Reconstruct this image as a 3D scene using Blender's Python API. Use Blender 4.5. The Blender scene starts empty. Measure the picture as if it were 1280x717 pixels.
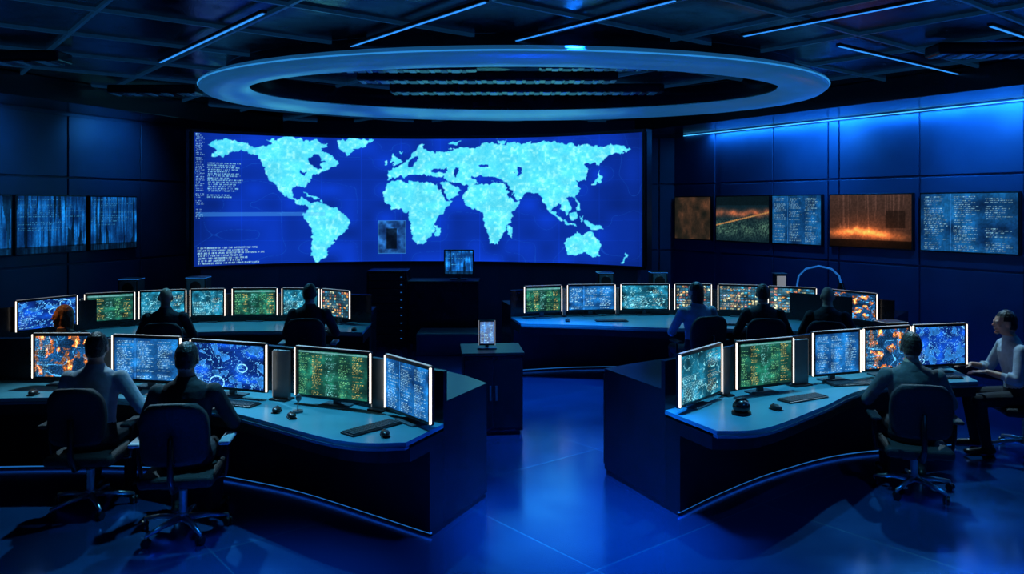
import bpy, bmesh, math, numpy as np
from mathutils import Vector, Matrix
rng = np.random.default_rng(7)
sc = bpy.context.scene
try:
    sc.view_settings.view_transform = 'Standard'
except Exception: pass

# ------------------------------------------------------------------ materials
def mat(name, col, rough=0.5, metal=0.0, emis=None, es=0.0, noise=0.0, nscale=8.0, bump=0.0, spec=0.5):
    m = bpy.data.materials.new(name); m.use_nodes = True
    nt = m.node_tree; b = nt.nodes['Principled BSDF']
    b.inputs['Base Color'].default_value = (*col, 1)
    b.inputs['Roughness'].default_value = rough
    b.inputs['Metallic'].default_value = metal
    b.inputs['Specular IOR Level'].default_value = spec
    if emis:
        b.inputs['Emission Color'].default_value = (*emis, 1)
        b.inputs['Emission Strength'].default_value = es
    if noise > 0 or bump > 0:
        tc = nt.nodes.new('ShaderNodeTexCoord'); n = nt.nodes.new('ShaderNodeTexNoise')
        n.inputs['Scale'].default_value = nscale; n.inputs['Detail'].default_value = 4
        nt.links.new(tc.outputs['Object'], n.inputs['Vector'])
        if noise > 0:
            cr = nt.nodes.new('ShaderNodeValToRGB')
            cr.color_ramp.elements[0].position = .3; cr.color_ramp.elements[1].position = .7
            cr.color_ramp.elements[0].color = (*[c*(1-noise) for c in col], 1)
            cr.color_ramp.elements[1].color = (*[min(1, c*(1+noise)) for c in col], 1)
            nt.links.new(n.outputs['Fac'], cr.inputs['Fac'])
            nt.links.new(cr.outputs['Color'], b.inputs['Base Color'])
        if bump > 0:
            bp = nt.nodes.new('ShaderNodeBump'); bp.inputs['Strength'].default_value = bump
            bp.inputs['Distance'].default_value = .02
            nt.links.new(n.outputs['Fac'], bp.inputs['Height']); nt.links.new(bp.outputs['Normal'], b.inputs['Normal'])
    return m

GA = math.radians(39.0)
def tile_mat(name, base, seam, rough, size, seam_w, rvar, bump, seam_em=0.0, nscale=1.3, metal=0.0):
    m = bpy.data.materials.new(name); m.use_nodes = True
    nt = m.node_tree; b = nt.nodes['Principled BSDF']; N = nt.nodes.new; L = nt.links.new
    b.inputs['Metallic'].default_value = metal
    tc = N('ShaderNodeTexCoord'); mp = N('ShaderNodeMapping'); mp.inputs['Rotation'].default_value[2] = -GA
    L(tc.outputs['Object'], mp.inputs['Vector'])
    br = N('ShaderNodeTexBrick'); br.offset = 0; br.squash = 1
    br.inputs['Scale'].default_value = 1; br.inputs['Brick Width'].default_value = size
    br.inputs['Row Height'].default_value = size; br.inputs['Mortar Size'].default_value = seam_w
    br.inputs['Mortar Smooth'].default_value = .1
    br.inputs['Color1'].default_value = (*base, 1); br.inputs['Color2'].default_value = (*[c*.8 for c in base], 1)
    br.inputs['Mortar'].default_value = (*seam, 1)
    L(mp.outputs['Vector'], br.inputs['Vector']); L(br.outputs['Color'], b.inputs['Base Color'])
    n = N('ShaderNodeTexNoise'); n.inputs['Scale'].default_value = nscale; n.inputs['Detail'].default_value = 6
    L(mp.outputs['Vector'], n.inputs['Vector'])
    mr = N('ShaderNodeMapRange'); mr.inputs['From Min'].default_value = .3; mr.inputs['From Max'].default_value = .7
    mr.inputs['To Min'].default_value = rough-rvar; mr.inputs['To Max'].default_value = rough+rvar
    L(n.outputs['Fac'], mr.inputs['Value']); L(mr.outputs['Result'], b.inputs['Roughness'])
    n2 = N('ShaderNodeTexNoise'); n2.inputs['Scale'].default_value = 60; L(mp.outputs['Vector'], n2.inputs['Vector'])
    bp = N('ShaderNodeBump'); bp.inputs['Strength'].default_value = bump; bp.inputs['Distance'].default_value = .01
    L(n2.outputs['Fac'], bp.inputs['Height']); L(bp.outputs['Normal'], b.inputs['Normal'])
    return m

M_floor = tile_mat('floor_polished_tile', (.016, .24, .80), (.08, .45, .95), .19, 1.8, .006, .06, .03, metal=.88)
M_ceil = tile_mat('ceiling_gloss_panel', (.012, .028, .05), (.01, .03, .06), .16, .6, .012, .12, .15, nscale=5, metal=.6)
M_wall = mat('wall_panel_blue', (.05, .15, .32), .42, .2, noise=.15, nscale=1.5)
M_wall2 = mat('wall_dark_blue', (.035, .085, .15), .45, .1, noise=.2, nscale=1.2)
M_black = mat('black_laminate', (.005, .007, .010), .36, noise=.3, nscale=6)
M_black2 = mat('black_satin', (.008, .012, .020), .26, noise=.2, nscale=4)
M_desk = mat('desk_top_grey', (.10, .36, .44), .30, noise=.12, nscale=3)
M_edge = mat('desk_edge', (.06, .18, .24), .25, noise=.1)
M_hous = mat('monitor_plastic', (.012, .014, .018), .35, noise=.2, nscale=20)
M_strip = mat('led_strip_white', (.8, .8, .8), .4, emis=(1.0, .86, .72), es=1.7)
M_stripd = mat('led_strip_dim', (.5, .5, .5), .4, emis=(.8, .82, .85), es=.22)
M_blueled = mat('led_strip_blue', (.1, .3, .8), .4, emis=(.03, .3, 1.0), es=.35)
M_cove = mat('cove_led', (.1, .4, .8), .4, emis=(.06, .5, 1.0), es=1.5)
M_ring = mat('ring_blue_glow', (.12, .28, .48), .32, .35, emis=(.008, .075, .20), es=.8, noise=.3, nscale=1.2)  # emission puts the blue light falling on the ring into its material
M_ringedge = mat('ring_edge_light', (.1, .3, .6), .3, emis=(.03, .30, .75), es=.8)
M_bar = mat('ceiling_bar_glow_metal', (.05, .12, .22), .3, .8, emis=(.005, .05, .14), es=.25, noise=.3)  # faint emission stands in for glints along the bars
M_line = mat('linear_light', (.2, .5, 1), .4, emis=(.03, .28, .85), es=1.1)
M_chrome = mat('chrome', (.9, .93, .96), .33, 1.0, noise=.05)
M_fabric = mat('chair_fabric_black', (.008, .009, .013), .7, noise=.3, nscale=60, bump=.3)
M_armpad = mat('arm_pad_grey', (.5, .55, .6), .5, noise=.1)
M_key = mat('keycaps', (.05, .06, .07), .5, noise=.2, nscale=30)
M_steel = mat('grey_device', (.10, .16, .2), .4, .3, noise=.1)
M_divider = mat('divider_panel_grey', (.13, .17, .19), .3, .3, noise=.15)
M_skin = mat('skin', (.58, .32, .22), .5, noise=.1, nscale=14)
M_skinw = mat('skin_warm_lit', (.80, .33, .12), .5, noise=.1, nscale=14)  # orange cast of the warm-lit face put into the skin colour
M_hair = mat('hair_dark', (.012, .010, .010), .45, noise=.4, nscale=60, bump=.5)
M_hairb = mat('hair_brown', (.07, .035, .018), .45, noise=.4, nscale=60, bump=.5)
M_hairo = mat('hair_auburn', (.30, .13, .04), .45, noise=.4, nscale=60, bump=.5)
M_shoe = mat('shoe_black', (.006, .006, .007), .35, noise=.1)
M_trous = mat('trousers_dark', (.008, .01, .016), .8, noise=.3, nscale=12, bump=.3)
M_sh_black = mat('shirt_black', (.012, .015, .022), .8, noise=.3, nscale=12, bump=.5)
M_sh_blue = mat('shirt_grey_blue', (.36, .44, .52), .8, noise=.25, nscale=12, bump=.5)
M_sh_lt = mat('shirt_pale', (.40, .49, .56), .8, noise=.2, nscale=12, bump=.5)
M_sh_olive = mat('shirt_olive', (.11, .12, .12), .8, noise=.25, nscale=12, bump=.5)
M_eye = mat('eye', (.5, .5, .5), .2, noise=.05)

def screen_mat(name, s):
    m = bpy.data.materials.new(name); m.use_nodes = True; nt = m.node_tree
    for n in list(nt.nodes): nt.nodes.remove(n)
    o = nt.nodes.new('ShaderNodeOutputMaterial'); e = nt.nodes.new('ShaderNodeEmission')
    a = nt.nodes.new('ShaderNodeAttribute'); a.attribute_name = 'pixels'
    nt.links.new(a.outputs['Color'], e.inputs['Color']); e.inputs['Strength'].default_value = s
    nt.links.new(e.outputs[0], o.inputs[0])
    try: m.cycles.emission_sampling = 'NONE'
    except Exception: pass
    return m
M_scr = screen_mat('display_pixels', 1.9)
M_scrwall = screen_mat('wall_display_pixels', .95)
M_scrbig = screen_mat('video_wall_pixels', 1.25)

# ------------------------------------------------------------------ mesh builder
_cache = {}
def rbox(sx, sy, sz, r, seg=2):
    k = (round(sx, 4), round(sy, 4), round(sz, 4), r, seg)
    if k in _cache: return _cache[k]
    bm = bmesh.new(); bmesh.ops.create_cube(bm, size=1)
    bmesh.ops.scale(bm, vec=(sx, sy, sz), verts=bm.verts)
    r2 = min(r, .49*min(sx, sy, sz))
    if r2 > 0: bmesh.ops.bevel(bm, geom=list(bm.edges), offset=r2, segments=seg, affect='EDGES', profile=.5)
    bm.verts.index_update()
    V = [tuple(v.co) for v in bm.verts]; F = [tuple(v.index for v in f.verts) for f in bm.faces]
    bm.free(); _cache[k] = (V, F); return V, F

class MB:
    def __init__(s): s.v = []; s.f = []; s.m = []; s.s = []; s.mats = []
    def add(s, V, F, mt, M=None, smooth=False):
        if mt not in s.mats: s.mats.append(mt)
        mi = s.mats.index(mt); o = len(s.v)
        if M is not None: V = [tuple(M @ Vector(v)) for v in V]
        s.v += [tuple(v) for v in V]
        for f in F: s.f.append(tuple(i+o for i in f)); s.m.append(mi); s.s.append(smooth)
    def box(s, x0, x1, y0, y1, z0, z1, mt, r=0, M=None, seg=2):
        V, F = rbox(abs(x1-x0), abs(y1-y0), abs(z1-z0), r, seg)
        T = Matrix.Translation(((x0+x1)/2, (y0+y1)/2, (z0+z1)/2))
        s.add(V, F, mt, (M @ T) if M is not None else T)
    def cone(s, p0, p1, r0, r1, mt, n=14, M=None, smooth=True):
        p0 = Vector(p0); p1 = Vector(p1); d = (p1-p0).normalized()
        a = d.orthogonal().normalized(); b = d.cross(a)
        V = []; 
        for p, r in ((p0, r0), (p1, r1)):
            for i in range(n):
                t = 2*math.pi*i/n; V.append(tuple(p+a*r*math.cos(t)+b*r*math.sin(t)))
        F = [(i, (i+1) % n, n+(i+1) % n, n+i) for i in range(n)]
        s.add(V, F, mt, M, smooth); s.add(V, [tuple(range(n))[::-1], tuple(range(n, 2*n))], mt, M, False)
    def tube(s, pts, rad, mt, n=8, M=None, closed=False):
        pts = [Vector(p) for p in pts]; V = []; F = []; N = len(pts)
        if not hasattr(rad, '__len__'): rad = [rad]*N
        ref = None
        for i, p in enumerate(pts):
            if closed: d = pts[(i+1) % N]-pts[i-1]
            else: d = pts[min(i+1, N-1)]-pts[max(i-1, 0)]
            d.normalize()
            if ref is None: ref = d.orthogonal().normalized()
            a = (ref-d*ref.dot(d)).normalized(); ref = a; b = d.cross(a)
            for j in range(n):
                t = 2*math.pi*j/n; V.append(tuple(p+(a*math.cos(t)+b*math.sin(t))*rad[i]))
        R = N if closed else N-1
        for i in range(R):
            for j in range(n):
                F.append((i*n+j, i*n+(j+1) % n, ((i+1) % N)*n+(j+1) % n, ((i+1) % N)*n+j))
        if not closed: F += [tuple(range(n))[::-1], tuple(range((N-1)*n, N*n))]
        s.add(V, F, mt, M, True)
    def ell(s, c, r, mt, M=None, nu=16, nv=10, R=None):
        c = Vector(c); V = [(0, 0, r[2])]
        for i in range(1, nv):
            ph = math.pi*i/nv
            for j in range(nu):
                t = 2*math.pi*j/nu; V.append((r[0]*math.sin(ph)*math.cos(t), r[1]*math.sin(ph)*math.sin(t), r[2]*math.cos(ph)))
        V.append((0, 0, -r[2])); F = []
        for j in range(nu): F.append((0, 1+j, 1+(j+1) % nu))
        for i in range(nv-2):
            for j in range(nu):
                a = 1+i*nu+j; b = 1+i*nu+(j+1) % nu; F.append((a, a+nu, b+nu, b))
        l = len(V)-1; o = 1+(nv-2)*nu
        for j in range(nu): F.append((l, o+(j+1) % nu, o+j))
        V = [tuple((R @ Vector(v) if R is not None else Vector(v))+c) for v in V]
        s.add(V, F, mt, M, True)
    def loft(s, rings, mt, M=None, smooth=True):
        n = len(rings[0]); V = [p for r in rings for p in r]; F = []
        for i in range(len(rings)-1):
            for j in range(n):
                F.append((i*n+j, i*n+(j+1) % n, (i+1)*n+(j+1) % n, (i+1)*n+j))
        F += [tuple(range(n))[::-1], tuple(range((len(rings)-1)*n, len(rings)*n))]
        s.add(V, F, mt, M, smooth)
    def obj(s, name, loc=(0, 0, 0), yaw=0, parent=None):
        me = bpy.data.meshes.new(name); me.from_pydata(s.v, [], s.f)
        for m in s.mats: me.materials.append(m)
        me.polygons.foreach_set('material_index', s.m); me.polygons.foreach_set('use_smooth', s.s)
        me.update(); bm = bmesh.new(); bm.from_mesh(me); bmesh.ops.recalc_face_normals(bm, faces=bm.faces); bm.to_mesh(me); bm.free()
        ob = bpy.data.objects.new(name, me); sc.collection.objects.link(ob)
        ob.location = loc; ob.rotation_euler = (0, 0, yaw)
        if parent: ob.parent = parent
        return ob
def empty(name, loc=(0, 0, 0), yaw=0):
    e = bpy.data.objects.new(name, None); e.empty_display_size = .1; sc.collection.objects.link(e)
    e.location = loc; e.rotation_euler = (0, 0, yaw); return e

# ------------------------------------------------------------------ display content
def s2l(a): 
    a = np.clip(a, 0, 1); return np.where(a <= .04045, a/12.92, ((a+.055)/1.055)**2.4)
def vnoise(h, w, sx, sy):
    gh, gw = int(h/sy)+3, int(w/sx)+3; g = rng.random((gh, gw))
    y = np.arange(h)/sy; x = np.arange(w)/sx; yi = y.astype(int); xi = x.astype(int)
    fy = (y-yi)[:, None]; fx = (x-xi)[None]; fy = fy*fy*(3-2*fy); fx = fx*fx*(3-2*fx)
    a = g[yi][:, xi]; b = g[yi][:, xi+1]; c = g[yi+1][:, xi]; d = g[yi+1][:, xi+1]
    return (a*(1-fx)+b*fx)*(1-fy)+(c*(1-fx)+d*fx)*fy
def fbm(h, w, s): return (vnoise(h, w, s, s)+.5*vnoise(h, w, s/2, s/2)+.25*vnoise(h, w, s/4, s/4))/1.75
def text(img, x0, x1, y0, y1, col, lh=3, dens=.8, maxw=8):
    col = np.array(col)
    y = y0
    while y < y1-1:
        x = x0+int(rng.integers(0, 3)); lim = x0+(x1-x0)*(.5+.5*rng.random())
        if rng.random() < dens:
            while x < lim:
                L = int(rng.integers(1, maxw)); e = int(min(x+L, x1))
                if e > x:
                    k = (.35+.65*rng.random((1 if lh < 4 else lh-2, e-x)))[..., None]
                    img[y:y+k.shape[0], x:e] = np.maximum(img[y:y+k.shape[0], x:e], k*col)
                x += L+1+int(rng.integers(0, 3))
        y += lh
def content(kind, w, h):
    im = np.zeros((h, w, 3)); n1 = vnoise(h, w, w/6, h/5); n2 = vnoise(h, w, 2, 2); n3 = fbm(h, w, w/9); n4 = fbm(h, w, w/14)
    yy = np.linspace(0, 1, h)[:, None]; xx = np.linspace(0, 1, w)[None]
    if kind == 'green':
        im += np.array([.04, .13, .13]); im += (n1*n3)[..., None]*np.array([.10, .45, .32])
        for k in range(5):
            x0 = int(w*(.03+.19*k)); text(im, x0, x0+int(w*.17), 3, h-6, [(.45, .80, .55), (.80, .75, .40), (.45, .80, .78)][k % 3], 3, .85, 5)
        im *= (.6+.8*n4)[..., None]; im[-5:-2] = [.30, .5, .5]; im[:, :int(w*.03)] *= .4
    elif kind == 'bluemap':
        im += np.array([.02, .10, .30]); im += (n1**2)[..., None]*np.array([.04, .22, .5])
        la = n3 > .56; im[la] = (np.array([.12, .36, .62])*(.6+.8*n4[..., None]))[la]
        for lv in (.42, .56): im[np.abs(n3-lv) < .006] = [.35, .66, .9]
        text(im, 2, int(w*.22), 3, int(h*.5), (.5, .75, .95), 3)
        for k in range(2):
            cx, cy, r = rng.random(), rng.random(), .05+.1*rng.random(); d = np.hypot((xx-cx)*1.4, yy-cy); im[np.abs(d-r) < .008] = [.5, .8, 1]
    elif kind == 'text':
        im += np.array([.04, .17, .34]); im += n1[..., None]*np.array([.06, .26, .36])
        for k in range(3):
            x0 = int(w*(.04+.32*k)); text(im, x0, x0+int(w*.27), 3, h-4, (.62, .88, 1.), 3, .85)
        im[:, int(w*.33)] = [.2, .5, .8]; im *= (.7+.5*n4)[..., None]
    elif kind == 'multi':
        im += np.array([.05, .10, .13]); im += n1[..., None]*np.array([.10, .20, .24])
        B = rng.random((9, 11)); pal = np.array([[.95, .5, .1], [.1, .5, .6], [.8, .25, .1], [.95, .8, .5], [.1, .35, .5], [.05, .1, .12], [.05, .12, .15], [.05, .12, .15]])
        for i in range(9):
            for j in range(11):
                y0 = int(h*i/9)+1; y1 = int(h*(i+1)/9)-1; x0 = int(w*j/11)+1; x1 = int(w*(j+1)/11)-1
                im[y0:y1, x0:x1] += .9*pal[int(B[i, j]*8)]*n2[y0:y1, x0:x1, None]
        text(im, 3, w-3, 3, h-3, (.85, .75, .55), 3, .5, 5)
    elif kind == 'teal':
        im += np.array([.03, .15, .2]); im += (n1)[..., None]*np.array([.08, .34, .42])
        im[np.abs(n3-.5) < .012] = [.45, .75, .8]; im *= (.6+.7*n4)[..., None]
        text(im, 3, int(w*.6), 3, int(h*.6), (.6, .9, .95), 3, .9, 5)
        text(im, int(w*.65), w-3, int(h*.1), h-4, (.7, .75, .6), 3, .7, 4)
    elif kind == 'orangemap':
        im += np.array([.03, .12, .22]); im += n1[..., None]*np.array([.06, .2, .32])
        im[n3 > .58] = [.42, .28, .2]; im[(n3 > .60) & (n4 > .55)] = [.85, .42, .16]; im[(n3 > .64) & (n4 > .62)] = [1, .72, .42]
        im[np.abs(n1-.5) < .015] = [.3, .65, .9]; text(im, 2, int(w*.35), 3, h-3, (.5, .8, .9), 3, .8, 5); im *= (.6+.6*n2)[..., None]
    elif kind == 'fire':
        im += np.array([.24, .17, .15])*(.6+.5*yy[..., None])
        yc = .30-.16*np.abs(xx-.35); g = np.exp(-((yy-yc)/(.05+.05*n3))**2)*np.exp(-((xx-.42)/.38)**2)
        im += (g*(.3+1.2*n4))[..., None]*np.array([1.3, .62, .25]); im += np.exp(-((yy-.25)/.3)**2)[..., None]*np.exp(-((xx-.45)/.4)**2)[..., None]*np.array([.35, .14, .05])
        im[(yy < .14)[:, 0]] *= .35; b = (xx > .70) & (xx < .93) & (yy < .70) & (yy > .38); im[np.broadcast_to(b, (h, w))] *= .6
        sk = (vnoise(h, w, 2, h) > .78) & (yy > .35); im[sk] *= 1.35
    elif kind == 'sunset':
        im += np.array([.05, .13, .17]); g = np.exp(-((yy-.62-.08*(n1-.5))/.07)**2); im += (g*n3)[..., None]*np.array([1.1, .42, .15])
        g2 = np.exp(-((yy-.3)/.2)**2); im += (g2*n3*n2)[..., None]*np.array([.45, .55, .35]); im[(np.abs(yy-.35-.3*xx) < .015)] = [.7, .5, .3]; im[int(h*.8):] *= .7
    elif kind == 'dim':
        im += np.array([.09, .10, .09]); im += (n1*n3)[..., None]*np.array([.40, .20, .12])
    elif kind == 'city':
        im += np.array([.02, .14, .32]); st = vnoise(h, w, 2.5, h/3)*n1; im += st[..., None]*np.array([.10, .55, .85])
        im[(yy < .12)[:, 0]] *= .4; text(im, 2, w-3, int(h*.4), h-4, (.25, .65, .9), 3, .6, 5)
        im[(vnoise(h, w, 6, h) > .75) & (yy > .1)] *= .45
    im *= (.85+.3*n2[..., None])
    return s2l(im)

def grid_screen(name, im, x0, x1, z0, z1, y, mt, parent, fn=None):
    h, w = im.shape[:2]
    X, Z = np.meshgrid(np.linspace(0, 1, w), np.linspace(0, 1, h))
    if fn is None: P = np.stack([x0+(x1-x0)*X, np.full_like(X, y), z0+(z1-z0)*Z], -1).reshape(-1, 3)
    else: P = fn(X, Z).reshape(-1, 3)
    idx = np.arange(w*h).reshape(h, w)
    F = np.stack([idx[:-1, :-1], idx[:-1, 1:], idx[1:, 1:], idx[1:, :-1]], -1).reshape(-1, 4)
    me = bpy.data.meshes.new(name); me.from_pydata(P.tolist(), [], F.tolist())
    a = me.color_attributes.new('pixels', 'FLOAT_COLOR', 'POINT')
    c = np.ones((w*h, 4), dtype=np.float32); c[:, :3] = im.reshape(-1, 3); a.data.foreach_set('color', c.ravel())
    me.materials.append(mt); me.update()
    ob = bpy.data.objects.new(name, me); sc.collection.objects.link(ob); ob.parent = parent; return ob

# ------------------------------------------------------------------ room
def wl(Y): return -11.088+.365*Y
def wr(Y): return 3.24+.619*(15.9-Y)
YB, YF, ZC = 15.9, -1.5, 4.0
corners = [(wl(YF), YF), (wr(YF), YF), (wr(YB), YB), (wl(YB), YB)]
def slab(name, z0, z1, mt):
    b = MB(); V = [(x, y, z0) for x, y in corners]+[(x, y, z1) for x, y in corners]
    b.add(V, [(0, 1, 2, 3), (4, 5, 6, 7), (0, 1, 5, 4), (1, 2, 6, 5), (2, 3, 7, 6), (3, 0, 4, 7)], mt); return b.obj(name)
slab('floor', -.1, 0, M_floor); slab('ceiling', ZC, ZC+.1, M_ceil)

def wall(name, a, b_, mt, seams, ztop=ZC, inward=1):
    a = Vector((*a, 0)); b_ = Vector((*b_, 0)); L = (b_-a).length; yaw = math.atan2(b_.y-a.y, b_.x-a.x)
    m = MB(); m.box(0, L, 0, .12*inward, 0, ztop, mt)
    e = [0]+seams+[L]
    for i in range(len(e)-1):
        if e[i+1]-e[i] > .2:
            for z0, z1 in ((.12, 1.42), (1.45, 2.72), (2.75, 3.66)):
                m.box(e[i]+.012, e[i+1]-.012, -.03*inward, 0, z0, z1, mt, .006, seg=1)
    o = m.obj(name, a, yaw); return o, L, yaw
wR, LR, yR = wall('wall_right', (wr(YB), YB), (wr(YF), YF), M_wall, [1.1, 1.22, 2.45, 3.55, 3.75, 5.08, 6.5, 7.9, 9.3, 10.7, 12.1, 13.5, 15])
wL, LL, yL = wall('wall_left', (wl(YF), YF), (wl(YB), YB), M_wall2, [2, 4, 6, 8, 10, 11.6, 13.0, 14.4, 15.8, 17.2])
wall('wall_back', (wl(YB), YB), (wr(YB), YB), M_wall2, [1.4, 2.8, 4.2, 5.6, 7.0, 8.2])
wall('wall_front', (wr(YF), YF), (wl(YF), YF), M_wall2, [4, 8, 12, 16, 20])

def soffit(a, yaw, L, w, s0, s1, name):
    m = MB(); m.box(s0, s1, -w, -.16, 3.70, ZC-.001, M_black2, .01); m.obj(name, a, yaw)
soffit((wr(YB), YB, 0), yR, LR, 1.3, .3, LR-.4, 'trim_1')
soffit((wl(YF), YF, 0), yL, LL, 1.1, .4, LL-.3, 'trim_2')
e = MB(); e.box(.3, LR-.4, -.065, -.035, 3.672, 3.684, M_cove); e.obj('cove_strip_light', (wr(YB), YB, 0), yR)
for nm, a, yaw, L in (('baseboard_right', (wr(YB), YB, 0), yR, LR), ('baseboard_left', (wl(YF), YF, 0), yL, LL)):
    m = MB(); m.box(.05, L-.05, -.045, -.001, 0, .11, M_black); m.obj(nm, a, yaw)

def clip(p, d):
    t0, t1 = -50, 50
    cx = sum(c[0] for c in corners)/4; cy = sum(c[1] for c in corners)/4
    for i in range(4):
        a = Vector(corners[i]); b = Vector(corners[(i+1) % 4]); n = Vector((-(b-a).y, (b-a).x))
        if n.dot(Vector((cx, cy))-a) < 0: n = -n
        n.normalize(); num = n.dot(p-a)-.05; den = n.dot(d)
        if abs(den) < 1e-6:
            if num < 0: return None
            continue
        t = -num/den
        if den > 0: t0 = max(t0, t)
        else: t1 = min(t1, t)
    return (t0, t1) if t1-t0 > .3 else None
gb = MB()
d1 = Vector((-math.sin(GA), math.cos(GA))); d2 = Vector((math.cos(GA), math.sin(GA)))
for dd, nn in ((d1, d2), (d2, d1)):
    for k in range(-16, 20):
        p = nn*(k*1.2+.35); c = clip(p, dd)
        if c:
            T = Matrix.Translation((p.x, p.y, 0)) @ Matrix.Rotation(math.atan2(dd.y, dd.x), 4, 'Z')
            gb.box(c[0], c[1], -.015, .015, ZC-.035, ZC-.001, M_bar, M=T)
gb.obj('trim_3')
for (a, b) in (((-2.08, 6.72), (-3.98, 9.04)), ((-.2, 6.35), (-1.9, 8.46)), ((1.3, 6.3), (0.0, 7.9)),
               ((3.45, 6.1), (2.2, 7.65)), ((3.3, 8.1), (6.2, 10.4)), ((-4.5, 6.0), (-6.2, 8.1)), ((4.3, 7.2), (6.6, 9.0))):
    a = Vector((*a, 0)); b = Vector((*b, 0)); m = MB(); L = (b-a).length
    m.box(0, L, -.025, .025, ZC-.075, ZC-.045, M_hous, .004); m.box(0.02, L-.02, -.012, .012, ZC-.081, ZC-.076, M_line)
    m.obj('linear_ceiling_light', a, math.atan2(b.y-a.y, b.x-a.x))

def ell_pts(a, b, z, cy=0, n=128): return [(a*math.cos(2*math.pi*i/n), cy+b*math.sin(2*math.pi*i/n), z) for i in range(n)]
m = MB(); n = 128
def ringloft(prof, mt):
    R = [ell_pts(a, b, z, cy) for a, b, z, cy in prof]; V = [p for r in R for p in r]
    F = [(i*n+j, i*n+(j+1) % n, (i+1)*n+(j+1) % n, (i+1)*n+j) for i in range(len(R)-1) for j in range(n)]
    m.add(V, F, mt, None, True)
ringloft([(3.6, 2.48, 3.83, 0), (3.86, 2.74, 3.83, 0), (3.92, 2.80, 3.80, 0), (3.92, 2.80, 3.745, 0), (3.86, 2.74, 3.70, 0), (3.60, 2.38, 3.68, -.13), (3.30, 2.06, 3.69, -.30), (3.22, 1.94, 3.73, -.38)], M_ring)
ringloft([(3.22, 1.94, 3.73, -.38), (3.20, 1.92, 3.90, -.38), (3.25, 1.96, ZC-.002, -.35)], M_black2)
ringloft([(3.6, 2.48, 3.83, 0), (3.6, 2.48, ZC-.002, 0)], M_black2)
m.tube(ell_pts(3.925, 2.805, 3.772), .009, M_ringedge, 6, closed=True)
m.tube(ell_pts(3.225, 1.945, 3.735, -.38), .006, M_ringedge, 6, closed=True)
m.obj('ceiling_ring', (.02, 10.32, 0))
for k, (x, y, l, w) in enumerate(((-1.4, 9.1, 2.0, .22), (1.2, 9.0, 1.8, .2), (-.3, 9.9, 3.2, .28), (.2, 10.9, 3.7, .3), (-4.9, 11.0, 1.2, .3), (-5.6, 8.6, 1.6, .3), (5.0, 8.2, 1.4, .3))):
    m = MB(); m.box(-l/2, l/2, -w/2, w/2, -.16, -.045, M_black2, .02)
    for i in range(int(l/.12)): m.box(-l/2+.03+i*.12, -l/2+.03+i*.12+(.05+.05*((i*7) % 3)/2), -w/2+.02, w/2-.02, -.168, -.158, [M_bar, M_steel, M_bar, M_black][(i*5+k) % 4], .003, seg=1)
    m.obj('ceiling_vent', (x, y, ZC), 0)

# ------------------------------------------------------------------ curved video wall
RC, CX, CY, TH = 5.63, -1.5, 8.47, math.radians(39.7)
z0s, z1s = 1.34, 3.49
W, Hh = 1080, 312
mx = np.linspace(0, 1, W)[None]*np.ones((Hh, 1)); my = np.linspace(0, 1, Hh)[:, None]*np.ones((1, W))
t = mx*2-1; s_ = t+.0377*(1-t*t)
PX = 523+281*s_; top = 174-7*s_**2; bot = 326+6*s_**2; PY = top+(1-my)*(bot-top)
def inpoly(poly):
    r = np.zeros(PX.shape, bool); n = len(poly)
    for i in range(n):
        x1, y1 = poly[i]; x2, y2 = poly[(i+1) % n]
        if y1 == y2: continue
        c = ((y1 > Yj) != (y2 > Yj)) & (Xj < (x2-x1)*(Yj-y1)/(y2-y1)+x1); r ^= c
    return r
Xj = PX+(fbm(Hh, W, 18)-.5)*10+(fbm(Hh, W, 7)-.5)*4.5; Yj = PY+(fbm(Hh, W, 18)-.5)*8+(fbm(Hh, W, 7)-.5)*4.5
land = np.zeros(PX.shape, bool)
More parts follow.
